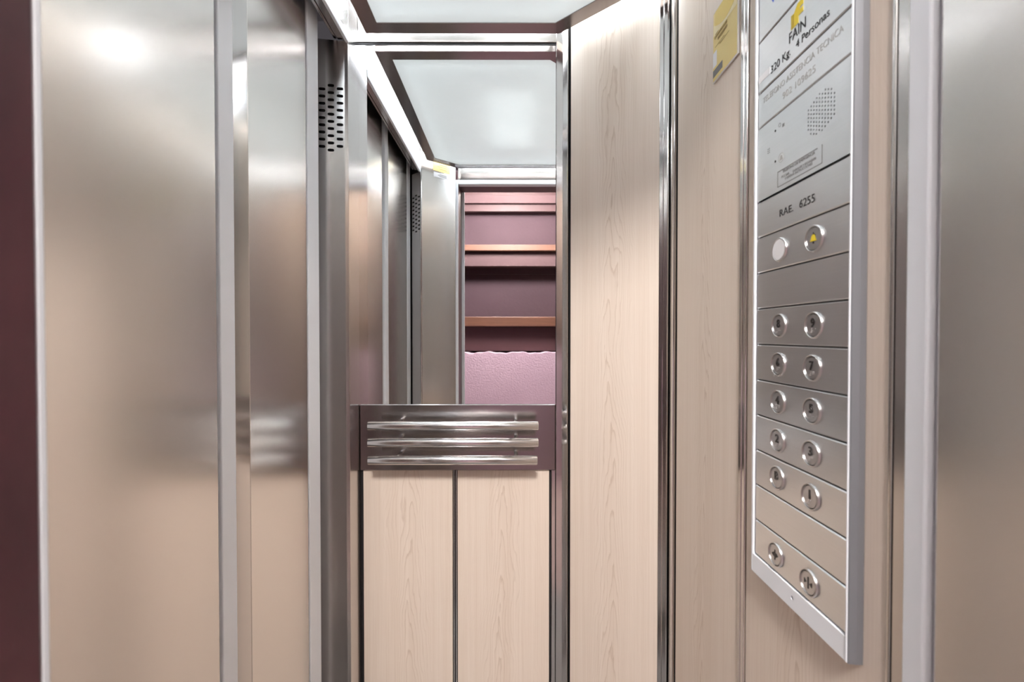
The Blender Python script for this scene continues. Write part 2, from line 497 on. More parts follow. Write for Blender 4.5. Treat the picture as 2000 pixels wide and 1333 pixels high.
trim(2, 'wide stainless corner trim between the two wood walls', [
    ('outer_leaf', bm_wall(FC, sC(1287), sC(1295), -0.016, 0.003, 0, Z_TOP, 0.001), 'trim_steel'),
    ('inner_leaf', bm_wall(FC, sC(1296), sC(1307.5), -0.016, 0.006, 0, Z_TOP, 0.0015), 'trim_steel'),
    ('side_leaf', bm_wall(FR, sR(1312.5), sR(1319), -0.016, 0.005, 0, Z_TOP, 0.0015), 'trim_steel'),
    ('seal', bm_wall(FR, sR(1319.5), sR(1322), -0.016, -0.004, 0, Z_TOP), 'black'),
    ('corner_bead', bm_tube((K1[0] - 0.003, K1[1] - 0.001, 0), (K1[0] - 0.003, K1[1] - 0.001, Z_TOP), 0.004, 12), 'trim_steel')], (K1[0], K1[1], 0))
trim(3, 'narrow stainless joint trim left of the button panel', [
    ('outer_leaf', spanR(1446.5, 1452.5, -0.016, 0.003), 'trim_steel'),
    ('inner_leaf', spanR(1453.5, 1459.5, -0.016, 0.003), 'trim_steel')], (XR, 0.72, 0))
trim(4, 'stainless and pale aluminium upright right of the button panel', [
    ('outer_leaf', spanR(1741, 1749, -0.016, 0.003), 'wall_steel'),
    ('inner_leaf', spanR(1750.5, 1775, -0.016, 0.0015, 0.0008), 'wall_steel'),
    ('pale_edge', spanR(1776, 1819.5, -0.016, 0.004, 0.002), 'alu')], (XR, 0.42, 0))
trim(5, 'dark joint trim between lower wood panels and right corner', [
    ('seal', spanB(1073.5, 1077, -0.016, -0.008, 0.08, Z_PB + 0.004, 0), 'black'),
    ('leaf', spanB(1077.5, 1085, -0.016, -0.001, 0.08, Z_PB + 0.004, 0.001), 'trim_steel')], (0.11, YB, 0))
trim(6, 'thin black and steel trim left of the lower wood panels', [
    ('seal', spanB(702.5, 707.5, -0.016, -0.008, 0.08, Z_PB + 0.004, 0), 'black')], (-0.41, YB, 0))

# left wall: corner strip, vent return, door header
wl = thing('wall_left', (XL, 1.2, 0), 'steel left corner with a slotted vent beside the mirror', 'wall', kind='structure')
link('corner_strip', bm_box(XL - 0.012, XL, YRET - 0.0015, YB + 0.02, 0, Z_TOP, 0.001), 'wall_steel', wl)
slots = []
def stadium(s, z, wd, h, k=6):
    r = h / 2; a = wd / 2 - r; pts = []
    for i in range(k + 1): t = -math.pi / 2 + math.pi * i / k; pts.append((s + a + r * math.cos(t), z + r * math.sin(t)))
    for i in range(k + 1): t = math.pi / 2 + math.pi * i / k; pts.append((s - a + r * math.cos(t), z + r * math.sin(t)))
    return pts
for cx, y0, nn in ((646.3, 167.0, 10), (664.0, 173.6, 9), (629.0, 173.6, 9)):
    for i in range(nn):
        d = ray(cx, y0 + i * 14.05); o_ = Vector((0, 0, CAM_Z))
        t_ = (FRET.o - o_).dot(FRET.n) / d.dot(FRET.n); p = o_ + d * t_
        slots.append(((p - FRET.o).dot(FRET.s), p.z))
hole = [stadium(s, z, 0.0162, 0.0072) for s, z in slots]
ov = [(0.001, 0.0), (0.16, 0.0), (0.16, Z_HEAD), (0.001, Z_HEAD)]
link('vent_panel', bm_plate(FRET, ov, hole, -0.002, 0.0), 'wall_steel', wl)
link('vent_backing', bm_wall(FRET, 0.013, 0.16, -0.05, -0.03, 0, Z_HEAD), 'void', wl)
link('upper_panel', bm_box(XL - 0.012, XL, CF[1], YRET - 0.002, Z_HEAD + 0.001, Z_TOP), 'wall_steel', wl)
link('outer_wall', bm_box(-0.64, -0.62, 0.20, 1.30, 0, Z_TOP), 'void', wl)

hd = thing('trim_7', (XL, 0.8, Z_HEAD), 'steel door header with track grooves above the left sliding doors', 'trim', kind='structure')
y0, y1 = CF[1] + 0.005, YRET - 0.001
link('lip', bm_box(XL - 0.006, XL + 0.0015, y0, y1, Z_HEAD - 0.004, Z_HEAD + 0.016, 0.001), 'alu', hd)
link('track_board', bm_box(XL - 0.026, XL - 0.0065, y0, y1, Z_HEAD + 0.004, Z_HEAD + 0.02, 0.001), 'wall_steel', hd)
link('track_board', bm_box(XL - 0.036, XL - 0.029, y0, y1, Z_HEAD + 0.006, Z_HEAD + 0.05, 0.001), 'wall_steel', hd)
for i in range(4):
    link('track_rib', bm_box(-0.530 - i * 0.014, -0.521 - i * 0.014, y0, y1, Z_HEAD + 0.002, Z_HEAD + 0.03, 0.001), 'wall_steel', hd)
link('track_cover', bm_box(-0.62, XL - 0.012, y0, y1, Z_HEAD + 0.13, Z_TOP), 'void', hd)

# left sliding doors: panel with a pale aluminium edge each
Z_DT = 2.125
def yD(px): return at_x(px, 660, XD).y
def door(idx, label, y_edge1, y_edge0, y_back, y_front, bevel_leaf=None):
    t = thing('door_%d' % idx, (XD, (y_back + y_front) / 2, 0.005), label, 'door', kind='structure')
    link('edge_profile', bm_box(XD - 0.026, XD, y_edge0, y_edge1, 0.005, Z_DT - 0.012, 0.002), 'alu', t)
    link('door_panel', bm_box(XD - 0.026, XD - 0.0005, y_front, y_back, 0.005, Z_DT, 0.0015), 'door_steel', t)
    link('seal', bm_box(XD - 0.024, XD - 0.012, y_back + 0.0001, y_edge0 - 0.0001, 0.005, Z_DT - 0.012), 'black', t)
    if bevel_leaf:
        a, b = bevel_leaf
        link('folded_edge', bm_poly([(XD - 0.0006, b), (XD - 0.0075, a), (XD - 0.026, a), (XD - 0.026, b)], 0.005, Z_DT), 'trim_steel', t)
    return t
door(1, 'brushed steel sliding door leaf next to the slotted vent', yD(624.5), yD(603), yD(600.5), yD(487.5), (yD(461), yD(487) ))
door(2, 'wide brushed steel sliding door leaf at the left of the photo', yD(460), yD(431), yD(425), 0.426)
t = thing('door_3', (XD, 0.39, 0.005), 'narrow door post with pale aluminium face seen in the mirror', 'door', kind='structure')
link('edge_profile', bm_box(XD - 0.026, XD, 0.355, 0.422, 0.005, Z_DT - 0.012, 0.002), 'alu', t)

# front left: second vent and angled panel (seen in the mirror)
wv = thing('wall_front_left', (-0.34, 0.32, 0), 'angled steel front panel carrying two small stickers, seen in the mirror', 'wall', kind='structure')
V0 = Vector((XD - 0.002, 0.347)); V1 = Vector((CF[0], CF[1]))
FV = Frame(V0, V1 - V0, (-(V1 - V0).y, (V1 - V0).x)); LV = (V1 - V0).length
hole = []
for c, n0, dz in ((0.033, 10, 0), (0.054, 9, 0.0095), (0.012, 9, 0.0095)):
    for i in range(n0):
        hole.append(stadium(c + 0.012, slots[0][1] - dz - i * 0.0186 + 0.012, 0.0150, 0.0072))
hole = [h for h in hole if max(p[0] for p in h) < LV - 0.002]
link('vent_panel', bm_plate(FV, [(0, 0), (LV, 0), (LV, Z_HEAD), (0, Z_HEAD)], hole, -0.002, 0.0), 'wall_steel', wv)
FP = Frame(CJ, Vector(CF) - Vector(CJ), ((Vector(CF) - Vector(CJ)).y, -(Vector(CF) - Vector(CJ)).x))
if FP.n.y < 0: FP.n = -FP.n
LP = (Vector(CF) - Vector(CJ)).length
link('steel_panel', bm_wall(FP, 0.0165, LP - 0.004, -0.004, 0.0, 0, Z_TOP, 0.0015), 'door_steel', wv)
link('corner_bead', bm_tube((CF[0], CF[1], 0), (CF[0], CF[1], Z_TOP), 0.004, 12), 'trim_steel', wv)
link('backing', bm_poly([(-0.62, 0.20), (CJ[0] - 0.03, 0.2), (CJ[0] - 0.012, YF - 0.003), (CF[0] - 0.008, CF[1] - 0.010), (XD - 0.01, 0.335), (-0.62, 0.335)], 0, Z_TOP), 'void', wv)

# front wall above the entrance
wf = thing('wall_front', (0.03, YF, 0), 'steel front wall with pale header above the entrance, seen in the mirror', 'wall', kind='structure')
zh0 = mir(1000, 361, YF).z; zh1 = mir(1000, 352, YF).z
link('upper_panel', bm_box(CJ[0], 0.40, YF - 0.03, YF, zh1 + 0.001, Z_TOP, 0.001), 'wall_steel', wf)
link('header_edge', bm_box(CJ[0] + 0.001, 0.315, YF - 0.034, YF + 0.004, zh0, zh1, 0.003), 'alu', wf)
link('jamb_edge', bm_box(CJ[0] - 0.014, CJ[0] + 0.0004, YF - 0.0005, YF + 0.0045, 0, zh1, 0.0012), 'alu', wf)

# ------------------------------------------------------------------ hanging ceiling light
cx = lambda x: x * D
outer = [(-0.3055 * D, 0.9695 * D), (-0.3055 * D, 0.335 * D), (-0.205 * D, 0.252 * D), (0.264 * D, 0.252 * D), (0.264 * D, 0.826 * D), (0.1025 * D, 0.9695 * D)]
inner = offset_poly(outer, 0.0313 * D)
lt = thing('ceiling_light', (0, 0.75, Z_CEIL), 'white ceiling light panel in a dark steel frame with cut corners', 'ceiling light')
bm = bmesh.new(); n = len(outer)
for i in range(n):
    j = (i + 1) % n
    z0, z1 = Z_CEIL, Z_CEIL + 0.022
    q = [outer[i], outer[j], inner[j], inner[i]]
    b = bm_poly(q, z0, z1)
    link('frame_side', b, 'frame_steel', lt)
link('diffuser', bm_poly(offset_poly(outer, 0.0313 * D + 0.0002), Z_CEIL + 0.002, Z_CEIL + 0.004), 'diffuser', lt)
for i in range(n):                                # invented strips, added to shine down through the gap round the panel
    a = Vector(outer[i]); b = Vector(outer[(i + 1) % n]); e = (b - a).normalized(); no = Vector((e.y, -e.x))
    a = a + e * 0.02; b = b - e * 0.02
    q = [a + no * 0.004, b + no * 0.004, b + no * 0.018, a + no * 0.018]
    link('added_light_strip', bm_poly([tuple(v) for v in q], Z_CEIL + 0.050, Z_CEIL + 0.056), 'strip', lt)
for x in (-0.045, 0.045):
    link('lamp_tube', bm_tube((x, 0.55, Z_CEIL + 0.055), (x, 1.0, Z_CEIL + 0.055), 0.009, 12), 'tube', lt)
for x, y in ((-0.36, 0.5), (0.31, 0.5), (-0.36, 1.0), (0.31, 0.9)):
    link('hanger', bm_tube((x, y, Z_CEIL + 0.022), (x, y, Z_TOP), 0.004, 8), 'trim_steel', lt)

# ------------------------------------------------------------------ mirror and handrail
mr = thing('mirror', (-0.15, YB, Z_MB), 'tall mirror on the back wall above the handrail', 'mirror')
link('glass', bm_wall(FB, 0.0, sB(1085), -0.014, 0.0, Z_MB - 0.004, Z_MT), 'mirror', mr)
link('top_seal', bm_wall(FB, 0.0, sB(1085), -0.014, 0.0015, Z_MT, Z_MT + 0.0055), 'black', mr)

hr = thing('handrail', (-0.15, YB, Z_PB), 'steel handrail of three round bars on a steel plate', 'handrail')
link('plate', bm_wall(FB, 0.001, sB(1085), -0.012, 0.004, Z_PB, Z_MB, 0.0022, 1), 'plate_steel', hr)
YBAR = YB - 0.074
for yc, xl, xr in ((832.5, 719, 1051.5), (865, 719, 1051.5), (899.3, 719.5, 1049.5)):
    a = at_y(xl, yc, YBAR); b = at_y(xr, yc, YBAR)
    link('bar', bm_tube(a, b, 0.0119, 40, 0.0012), 'bar_steel', hr, smooth=False)
    for px in (770, 1008):
        q = at_y(px, yc, YBAR)
        link('standoff', bm_tube((q.x, YBAR, q.z), (q.x, YB - 0.003, q.z), 0.0052, 16), 'bar_steel', hr)
for o in hr.children:
    if o.name.startswith(('bar', 'standoff')):
        for p in o.data.polygons: p.use_smooth = len(p.vertices) == 4

# ------------------------------------------------------------------ button panel on the right wall
XP = XR - 0.013                                   # face of the plates
FPN = Frame((XP, 0.0), (0, -1), (-1, 0))          # s = -y, d = out of the wall
def sz(px, py):
    p = at_x(px, py, XP); return (-p.y, p.z)
sl = sz(1477.0, 655)[0]; zl = sz(1472.5, 1079.5)[1]; srr = sz(1660.0, 655)[0]
UNIT = (sz(1479.0, 398)[1] - zl) / 10.0
sL, sRt = sl, srr
cp = thing('control_panel', (XR, -(sL + sRt) / 2, zl - 0.03), 'tall steel button panel with grey aluminium frame on the right wall', 'control panel')
zb = zl; ztop = zb + UNIT * 16.6
link('back_plate', bm_wall(FPN, sL - 0.001, sRt + 0.001, -0.0128, -0.004, zb, ztop), 'void', cp)
link('frame_side', bm_wall(FPN, sRt + 0.0008, sRt + 0.0034, -0.0128, 0.0028, zb - 0.027, ztop, 0.0008), 'alu', cp)
link('frame_side', bm_wall(FPN, sL - 0.0060, sL - 0.0015, -0.0128, 0.0020, zb - 0.027, ztop, 0.0008), 'alu', cp)
link('frame_edge', bm_poly([tuple(FPN.p(s, d, 0)[:2]) for s, d in ((sRt + 0.0035, -0.0126), (sRt + 0.0035, 0.0020), (sRt + 0.0048, 0.0010), (sRt + 0.0062, -0.006), (sRt + 0.0062, -0.0126))], zb - 0.027, ztop), 'alu_dark', cp)
SCR = [((sL + sRt) / 2, zb - 0.013)]
hc = lambda s, z, r, k=14: [(s + r * math.cos(2 * math.pi * i / k), z + r * math.sin(2 * math.pi * i / k)) for i in range(k)]
link('frame_bottom', bm_plate(FPN, [(sL - 0.0014, zb - 0.027), (sRt + 0.0007, zb - 0.027), (sRt + 0.0007, zb - 0.001), (sL - 0.0014, zb - 0.001)], [hc(SCR[0][0], SCR[0][1], 0.0026)], -0.0128, 0.0018), 'alu', cp)
link('screw', bm_lathe(FPN, SCR[0][0], SCR[0][1], [(0.0, -0.001), (0.0012, -0.001), (0.0024, -0.003), (0.0024, -0.008)], 12), 'ink', cp)

def plate(u0, u1, holes=[]):
    g = 0.0007
    z0, z1 = zb + UNIT * u0 + g, zb + UNIT * u1 - g
    if holes: bm = bm_plate(FPN, [(sL + 0.0012, z0 + 0.0006), (sRt, z0 + 0.0006), (sRt, z1 - 0.0006), (sL + 0.0012, z1 - 0.0006)], holes, -0.003, 0.0)
    else: bm = bm_wall(FPN, sL + 0.0012, sRt, -0.003, 0.0, z0, z1, 0.0013, 1)
    return link('module_plate', bm, 'panel_steel', cp)
rows = {}
for i in range(10): rows[i] = plate(i, i + 1)
p_rae = rows[9]
# intercom with speaker holes
sp = []
cols = [(631, 392, 6), (662, 327, 8), (692, 261, 10), (724, 238, 10), (756, 212, 10), (789, 187, 10), (821, 159, 10), (855, 133, 10), (889, 155, 8), (925, 174, 6)]
c0 = sz(1470 + 631 / 5.796, 150 + 500 / 5.796); c9 = sz(1470 + 925 / 5.796, 150 + 291 / 5.796)
zmid = (c0[1] + c9[1]) / 2; ds = (c9[0] - c0[0]) / 9
rp = 45.6 / 5.796 * 0.0
pt = sz(1470 + 756 / 5.796, 150 + 212 / 5.796)[1]; pb = sz(1470 + 756 / 5.796, 150 + 617 / 5.796)[1]
rp = (pt - pb) / 9
for i, nn in enumerate((6, 8, 9, 10, 10, 10, 10, 9, 8, 6)):
    st = 0.0 if nn % 2 == 0 else 0.0
    off = rp / 2 if i % 2 else 0.0
    for k in range(-6, 7):
        z = zmid + k * rp + off - rp * 0.25
        if abs(z - zmid) <= nn * rp / 2: sp.append((c0[0] + ds * i, z))
p_int = plate(10, 12.07, [hc(s, z, 0.0011, 8) for s, z in sp])
p_tel = plate(12.07, 13.05)
p_fain = plate(13.05, 14.48)
p_dis = plate(14.48, 16.6)

def let(parent, string, a, b=None, height_px=None, mat='ink', d=0.0002, name='lettering', bold=0.0):
    s0, z0 = sz(*a); wdt = None; hh = None
    if b: wdt = sz(*b)[0] - s0
    if height_px: hh = z0 - 0; hh = sz(a[0], a[1] - height_px)[1] - z0
    return link(name, text_bm(FPN, string, s0, z0, height=hh, width=wdt, d=d, ext=0.0002, bold=bold), mat, parent)
let(p_rae, 'RAE.', (1523, 424), (1549.5, 413), 13.5)
let(p_rae, '6255', (1561.8, 407), (1591.5, 395), 15.5)
let(p_fain, 'FAIN', (1541.5, 86), (1574, 52), 20)
let(p_fain, '4 Personas', (1555, 95), (1620.5, 33), 15)
let(p_fain, '320 Kg.', (1506, 145), (1544, 109), 15)
let(p_tel, 'TELEFONO ASISTENCIA TECNICA', (1490.7, 203.5), (1648, 64), 11, 'ink_pale')
let(p_tel, '902 109625', (1528.8, 195), (1593, 144), 13, 'ink_pale')
let(p_int, 'TELEFONO DE EMERGENCIA', (1529, 338), (1592, 302), 5.2, 'ink_grey')
let(p_int, 'PULSAR', (1527, 348.5), (1542, 341), 4.6, 'ink_grey')
let(p_int, 'DURANTE 3 SEGUNDOS', (1549, 337), (1594, 311), 4.6, 'ink_grey')
let(p_int, 'Y ESPERAR INSTRUCCIONES', (1533, 352), (1587, 323), 4.6, 'ink_grey')
# outline box round the emergency text, broken at its upper right
bl = sz(1470 + 283 / 5.796, 150 + 1255 / 5.796); tl = sz(1470 + 283 / 5.796, 150 + 1085 / 5.796); br = sz(1470 + 790 / 5.796, 150 + 985 / 5.796); tr = (br[0], tl[1])
lw = 0.0004
bms = [bm_wall(FPN, bl[0], br[0], 0.0001, 0.0004, bl[1] - lw, bl[1] + lw), bm_wall(FPN, bl[0], bl[0] + 2 * lw, 0.0001, 0.0004, bl[1], tl[1]),
       bm_wall(FPN, br[0] - 2 * lw, br[0], 0.0001, 0.0004, bl[1], tl[1] + 0.001), bm_wall(FPN, bl[0], bl[0] + (br[0] - bl[0]) * 0.90, 0.0001, 0.0004, tl[1] - lw, tl[1] + lw)]
link('text_box_outline', join_bm(*bms), 'ink_grey', p_int)
for px, py in ((1514.5, 255.8), (1514.5, 315.6)):
    s, z = sz(px, py); link('indicator_led', bm_lathe(FPN, s, z, [(0.0, 0.0006), (0.0014, 0.0004), (0.0016, 0.0)], 12), 'ink', p_int)
s, z = sz(1501.6, 295)
link('microphone_holes', join_bm(*[bm_lathe(FPN, s + a, z + b, [(0.0, 0.0003), (0.0009, 0.0001)], 8) for a in (-0.0016, 0.0016) for b in (-0.0026, 0, 0.0026)]), 'ink', p_int)
# engraved pictograms: talking head with handset, bell in a circle
s, z = sz(1525, 246)
link('speech_pictogram', join_bm(bm_lathe(FPN, s - 0.002, z + 0.002, [(0.0026, 0.0001), (0.0026, 0.0004), (0.0021, 0.0004), (0.0021, 0.0001)], 14), bm_wall(FPN, s + 0.004, s + 0.008, 0.0001, 0.0004, z - 0.0035, z + 0.0005)), 'ink_grey', p_int)
s, z = sz(1526, 308)
link('bell_pictogram', join_bm(bm_lathe(FPN, s, z, [(0.0062, 0.0001), (0.0062, 0.0003), (0.0056, 0.0003), (0.0056, 0.0001)], 18),
     bm_plate(FPN, [(s - 0.0035, z - 0.003), (s + 0.0035, z - 0.003), (s + 0.0016, z + 0.003), (s - 0.0016, z + 0.003)], [], 0.0001, 0.0003)), 'ink_pale', p_int)
# company mark: yellow F, solid on the right and hatched on the left
f0 = sz(1545, 60); f1 = sz(1569, 20)
fx0, fx1 = f0[0], f1[0]; fw = fx1 - fx0
fz0 = f0[1]; fz1 = sz(1545, 22)[1]; fh = fz1 - fz0
F = lambda a, b: (fx0 + fw * a, fz0 + fh * b)
solid = [F(0.28, 0.0), F(0.62, 0.0), F(0.62, 0.34), F(1.0, 0.34), F(1.0, 0.60), F(0.72, 0.60), F(0.72, 0.70), F(1.0, 0.70), F(1.0, 1.0), F(0.55, 1.0), F(0.28, 0.72)]
parts = [bm_plate(FPN, solid, [], 0.0001, 0.0004)]
for i in range(11):
    q = 0.01 + i * 0.066
    parts.append(bm_wall(FPN, fx0, fx0 + fw * 0.285, 0.0001, 0.0004, fz0 + fh * q, fz0 + fh * (q + 0.036)))
link('company_mark', join_bm(*parts), 'yellow', p_fain)
# white paper tag under clear tape
ta, tb_ = sz(1482, 158), sz(1504, 138)
link('paper_tag', bm_wall(FPN, ta[0], tb_[0], 0.0001, 0.0004, sz(1482, 166)[1], sz(1482, 153)[1]), 'white', p_fain)
s, z = sz(1510.5, -4)
link('floor_arrow', bm_plate(FPN, [(s, z - 0.006), (s + 0.005, z + 0.003), (s + 0.002, z + 0.003), (s + 0.002, z + 0.012), (s - 0.002, z + 0.012), (s - 0.002, z + 0.003), (s - 0.005, z + 0.003)], [], 0.0001, 0.0004), 'blue', p_dis)

BR = 0.0158
RIM = [(0.0140, 0.0), (0.0140, 0.0022), (0.0144, 0.0027), (0.0152, 0.0027), (0.0157, 0.0020), (0.0158, 0.0)]
BRA = {'1': '1', '2': '12', '3': '14', '4': '145', '5': '15', '6': '124', '7': '1245', '8': '125', '9': '24', 'B': '12'}
def braille(s, z, ch):
    pos = {'1': (0, 2), '2': (0, 1), '3': (0, 0), '4': (1, 2), '5': (1, 1), '6': (1, 0)}
    cells = [('3456', -0.0042), (BRA[ch], 0.0016)] if ch != 'B' else [('12', -0.0012)]
    b = []
    for dots, dx in cells:
        for c in dots:
            a, r = pos[c]
            b.append(bm_lathe(FPN, s + dx + a * 0.0023, z + (r - 1) * 0.0021, [(0.0, 0.0024), (0.0005, 0.0022), (0.0008, 0.0016)], 6))
    return join_bm(*b)
def button(px, py, ch, label):
    s, z = sz(px, py)
    t = bpy.data.objects.new('button', None); t.empty_display_size = 0.01; COL.objects.link(t)
    t.parent = cp; t.location = FPN.p(s, 0, z) - wloc(cp); t['label'] = label
    o = link('rim', bm_lathe(FPN, s, z, RIM, 36), 'button_steel', t, smooth=True)
    link('gap', bm_lathe(FPN, s, z, [(0.0, 0.0003), (0.0141, 0.0003)], 32), 'black', t)
    if ch == 'disc':
        link('face', bm_lathe(FPN, s, z, [(0.0, 0.0026), (0.0134, 0.0026), (0.0139, 0.0018), (0.0139, 0.0003)], 32), 'white', t)
        return t
    link('face', bm_lathe(FPN, s, z, [(0.0, 0.0016), (0.0119, 0.0016), (0.0121, 0.0020), (0.0127, 0.0020), (0.0130, 0.0011), (0.0130, 0.0003)], 32), 'button_face', t)
    P = lambda a, b: (s + a, z + b)
    if ch == 'bell':
        pts = [P(-0.0056, -0.0030), P(-0.0044, -0.0012)] + [P(-0.0036 * math.cos(a), 0.0004 + 0.0046 * math.sin(a)) for a in (0.15, 0.6, 1.05, 1.4)] + [P(0.0036 * math.cos(a), 0.0004 + 0.0046 * math.sin(a)) for a in (1.4, 1.05, 0.6, 0.15)] + [P(0.0044, -0.0012), P(0.0056, -0.0030)]
        ol = [(s + (a - s) * 1.2, z + (b - z) * 1.2 + 0.0002) for a, b in pts]
        link('bell_outline', bm_plate(FPN, ol, [], 0.0015, 0.0019), 'numeral', t)
        link('bell', bm_plate(FPN, pts, [], 0.0015, 0.0023), 'yellow', t)
        link('bell_details', join_bm(bm_lathe(FPN, s, z - 0.0045, [(0.0, 0.0022), (0.0014, 0.002), (0.0015, 0.0015)], 10), bm_wall(FPN, s - 0.0005, s + 0.0005, 0.0015, 0.0022, z + 0.0048, z + 0.0076)), 'numeral', t)
    elif ch in ('open', 'close'):
        g = 0.0026; wd = 0.0042; hh = 0.0030
        bs = [bm_wall(FPN, s - 0.0007, s + 0.0007, 0.0015, 0.0022, z - 0.0068, z + 0.0068)]
        for sg in (-1, 1):
            a = s + sg * (g if ch == 'open' else g + wd); b = s + sg * (g + wd if ch == 'open' else g)
            bs.append(bm_plate(FPN, [(a, z - hh), (a, z + hh), (b, z)], [[((a * 2 + b) / 3 - (b - a) * 0.10, z - hh * 0.42), ((a * 2 + b) / 3 - (b - a) * 0.10, z + hh * 0.42), ((a * 2 + b) / 3 + (b - a) * 0.28, z)]], 0.0015, 0.0022))
        link('arrows', join_bm(*bs), 'numeral', t)
    else:
        bm = text_bm(FPN, ch, s, z - 0.0022, height=0.0104, d=0.0014, ext=0.0010, align='CENTER', bold=0.025)
        link('numeral', bm, 'numeral', t)
        link('braille', braille(s, z - 0.0065, ch), 'button_steel', t, smooth=True)
    return t
for ch, px, py in (('8', 1523, 636.5), ('9', 1590.5, 635.5), ('6', 1521.5, 712), ('7', 1588, 719.5), ('4', 1520.8, 786), ('5', 1587, 803.5),
                   ('2', 1520, 861), ('3', 1585.5, 887), ('B', 1518.8, 934), ('1', 1584, 971)):
    button(px, py, ch, 'round steel button with raised %s' % ch)
button(1524, 488, 'disc', 'blank white round lamp')
button(1591.5, 466.5, 'bell', 'alarm button with yellow bell')
button(1516, 1084, 'open', 'door open button with outward arrows')
button(1581, 1139, 'close', 'door close button with inward arrows')

# ------------------------------------------------------------------ notice on the right wall
sA = K1[1] - at_x(1396, 100, XR).y; sBn = K1[1] - at_x(1443, 60, XR).y
zn0 = at_x(1396, 161, XR).z; zn1 = at_x(1396, 31, XR).z
nb = thing('notice', (XR, K1[1] - (sA + sBn) / 2, zn0), 'yellow instruction notice high on the right wood wall', 'notice')
W_, H_ = sBn - sA, zn1 - zn0
def nr(a, b, c, d_, lay): return bm_wall(FR, sA + a * W_, sA + b * W_, 0.0026 + lay * 0.0002, 0.0027 + lay * 0.0002, zn0 + c * H_, zn0 + d_ * H_)
link('backing', bm_wall(FR, sA - 0.001, sBn + 0.004, 0.0002, 0.0025, zn0 - 0.003, zn1 + 0.002, 0.0004), 'acrylic', nb)
pp = link('paper', nr(0, 1, 0, 1, 0), 'paper_yellow', nb)
link('pale_band', nr(0.02, 1, 0.66, 0.82, 1), 'paper_pale', pp)
arc = [(sA + W_ * 0.08 + W_ * 0.92 * i / 10, zn0 + H_ * (0.80 - 0.10 * math.sin(math.pi * i / 10) + 0.0)) for i in range(11)] + [(sA + W_, zn1), (sA + W_ * 0.08, zn1)]
link('deep_header', bm_plate(FR, arc, [], 0.0029, 0.0031), 'paper_deep', pp)
bars = []
for ln, (c, a, b) in enumerate(((0.60, 0.08, 0.62), (0.535, 0.22, 0.60))):
    x = a
    while x < b:
        wd = random.uniform(0.02, 0.035); bars.append(nr(x, x + wd, c, c + 0.042, 3)); x += wd + 0.014
for c, a, b in ((0.47, 0.10, 0.5), (0.44, 0.3, 0.7), (0.66, 0.1, 0.25)):
    bars.append(nr(a, b, c, c + 0.008, 3))
link('printed_lines', join_bm(*bars), 'paper_print', pp)
link('white_patch', nr(0.0, 0.17, 0.20, 0.42, 1), 'white', pp)
link('grey_block', nr(0.0, 0.42, 0.055, 0.16, 1), 'ink_grey', pp)

# ------------------------------------------------------------------ stickers on the front left panel
def on_panel(px, py):
    best = None
    for k in range(0, 201):
        s = LP * k / 200; p = FP.p(s, 0, 0); q = mir(px, py, p.y)
        e = abs(q.x - p.x)
        if best is None or e < best[0]: best = (e, s, q.z)
    return best[1], best[2]
def sticker(name, x0, x1, y0, y1, mat, label):
    a = on_panel(x0, y1); b = on_panel(x1, y1); zt = on_panel((x0 + x1) / 2, y0)[1]; zbm = on_panel((x0 + x1) / 2, y1)[1]
    s0, s1 = sorted((a[1 - 1], b[0]))
    t = thing(name, FP.p((s0 + s1) / 2, 0, zbm), label, 'sticker')
    p = link('paper', bm_wall(FP, s0, s1, 0.0004, 0.0010, zbm, zt), mat, t)
    bs = []
    for r in range(3):
        zz = zbm + (zt - zbm) * (0.25 + 0.22 * r)
        bs.append(bm_wall(FP, s0 + (s1 - s0) * 0.2, s0 + (s1 - s0) * (0.65 + 0.1 * (r % 2)), 0.0011, 0.0013, zz, zz + 0.0022))
    link('printed_lines', join_bm(*bs), 'paper_print' if mat != 'white' else 'ink_grey', p)
sticker('warning_sticker', 846, 879, 318.5, 337, 'paper_gold', 'gold sticker at the top of the angled panel in the mirror')
sticker('inspection_sticker', 847, 878, 340, 349, 'white', 'small white sticker below the gold sticker in the mirror')

# ------------------------------------------------------------------ landing outside the entrance (seen in the mirror)
YLB = -1.90
lf = link('floor_landing', bm_box(-1.3, 1.3, -2.0, 0.198, -0.06, 0.0), 'landing_floor'); tag(lf, 'speckled floor of the landing outside the lift', 'floor', kind='structure')
lc = link('ceiling_landing', bm_box(-1.3, 1.3, -2.0, 0.20, 2.75, 2.80), 'white_paint'); tag(lc, 'white ceiling of the landing outside the lift', 'ceiling', kind='structure')
o = link('wall_landing_back', bm_box(-1.3, 1.3, YLB - 0.08, YLB, 0, 2.75), 'mauve'); tag(o, 'mauve plaster wall behind the stair treads in the mirror', 'wall', kind='structure')
o = link('wall_landing_left', bm_box(-1.36, -1.3, -2.0, 0.20, 0, 2.75), 'mauve'); tag(o, 'mauve landing wall left of the entrance', 'wall', kind='structure')
o = link('wall_landing_right', bm_box(1.3, 1.36, -2.0, 0.20, 0, 2.75), 'mauve'); tag(o, 'mauve landing wall right of the entrance', 'wall', kind='structure')
lw_ = thing('wall_landing_front', (0, 0.1, 0), 'landing wall around the lift entrance', 'wall', kind='structure')
link('left_part', bm_box(-1.3, -0.33, 0.10, 0.198, 0, 2.75), 'mauve', lw_)
link('right_part', bm_box(0.40, 1.3, 0.10, 0.198, 0, 2.75), 'mauve', lw_)
link('upper_part', bm_box(-0.33, 0.40, 0.10, 0.198, 2.16, 2.75), 'mauve', lw_)
df = thing('door_frame', (0.03, 0.15, 0), 'dark red wooden landing door frame at the left edge of the photo', 'door frame')
XJ = CJ[0] + 0.0005
link('jamb', bm_box(-0.33, XJ, 0.10, YF - 0.0007, 0, 2.11, 0.001), 'red_wood', df)
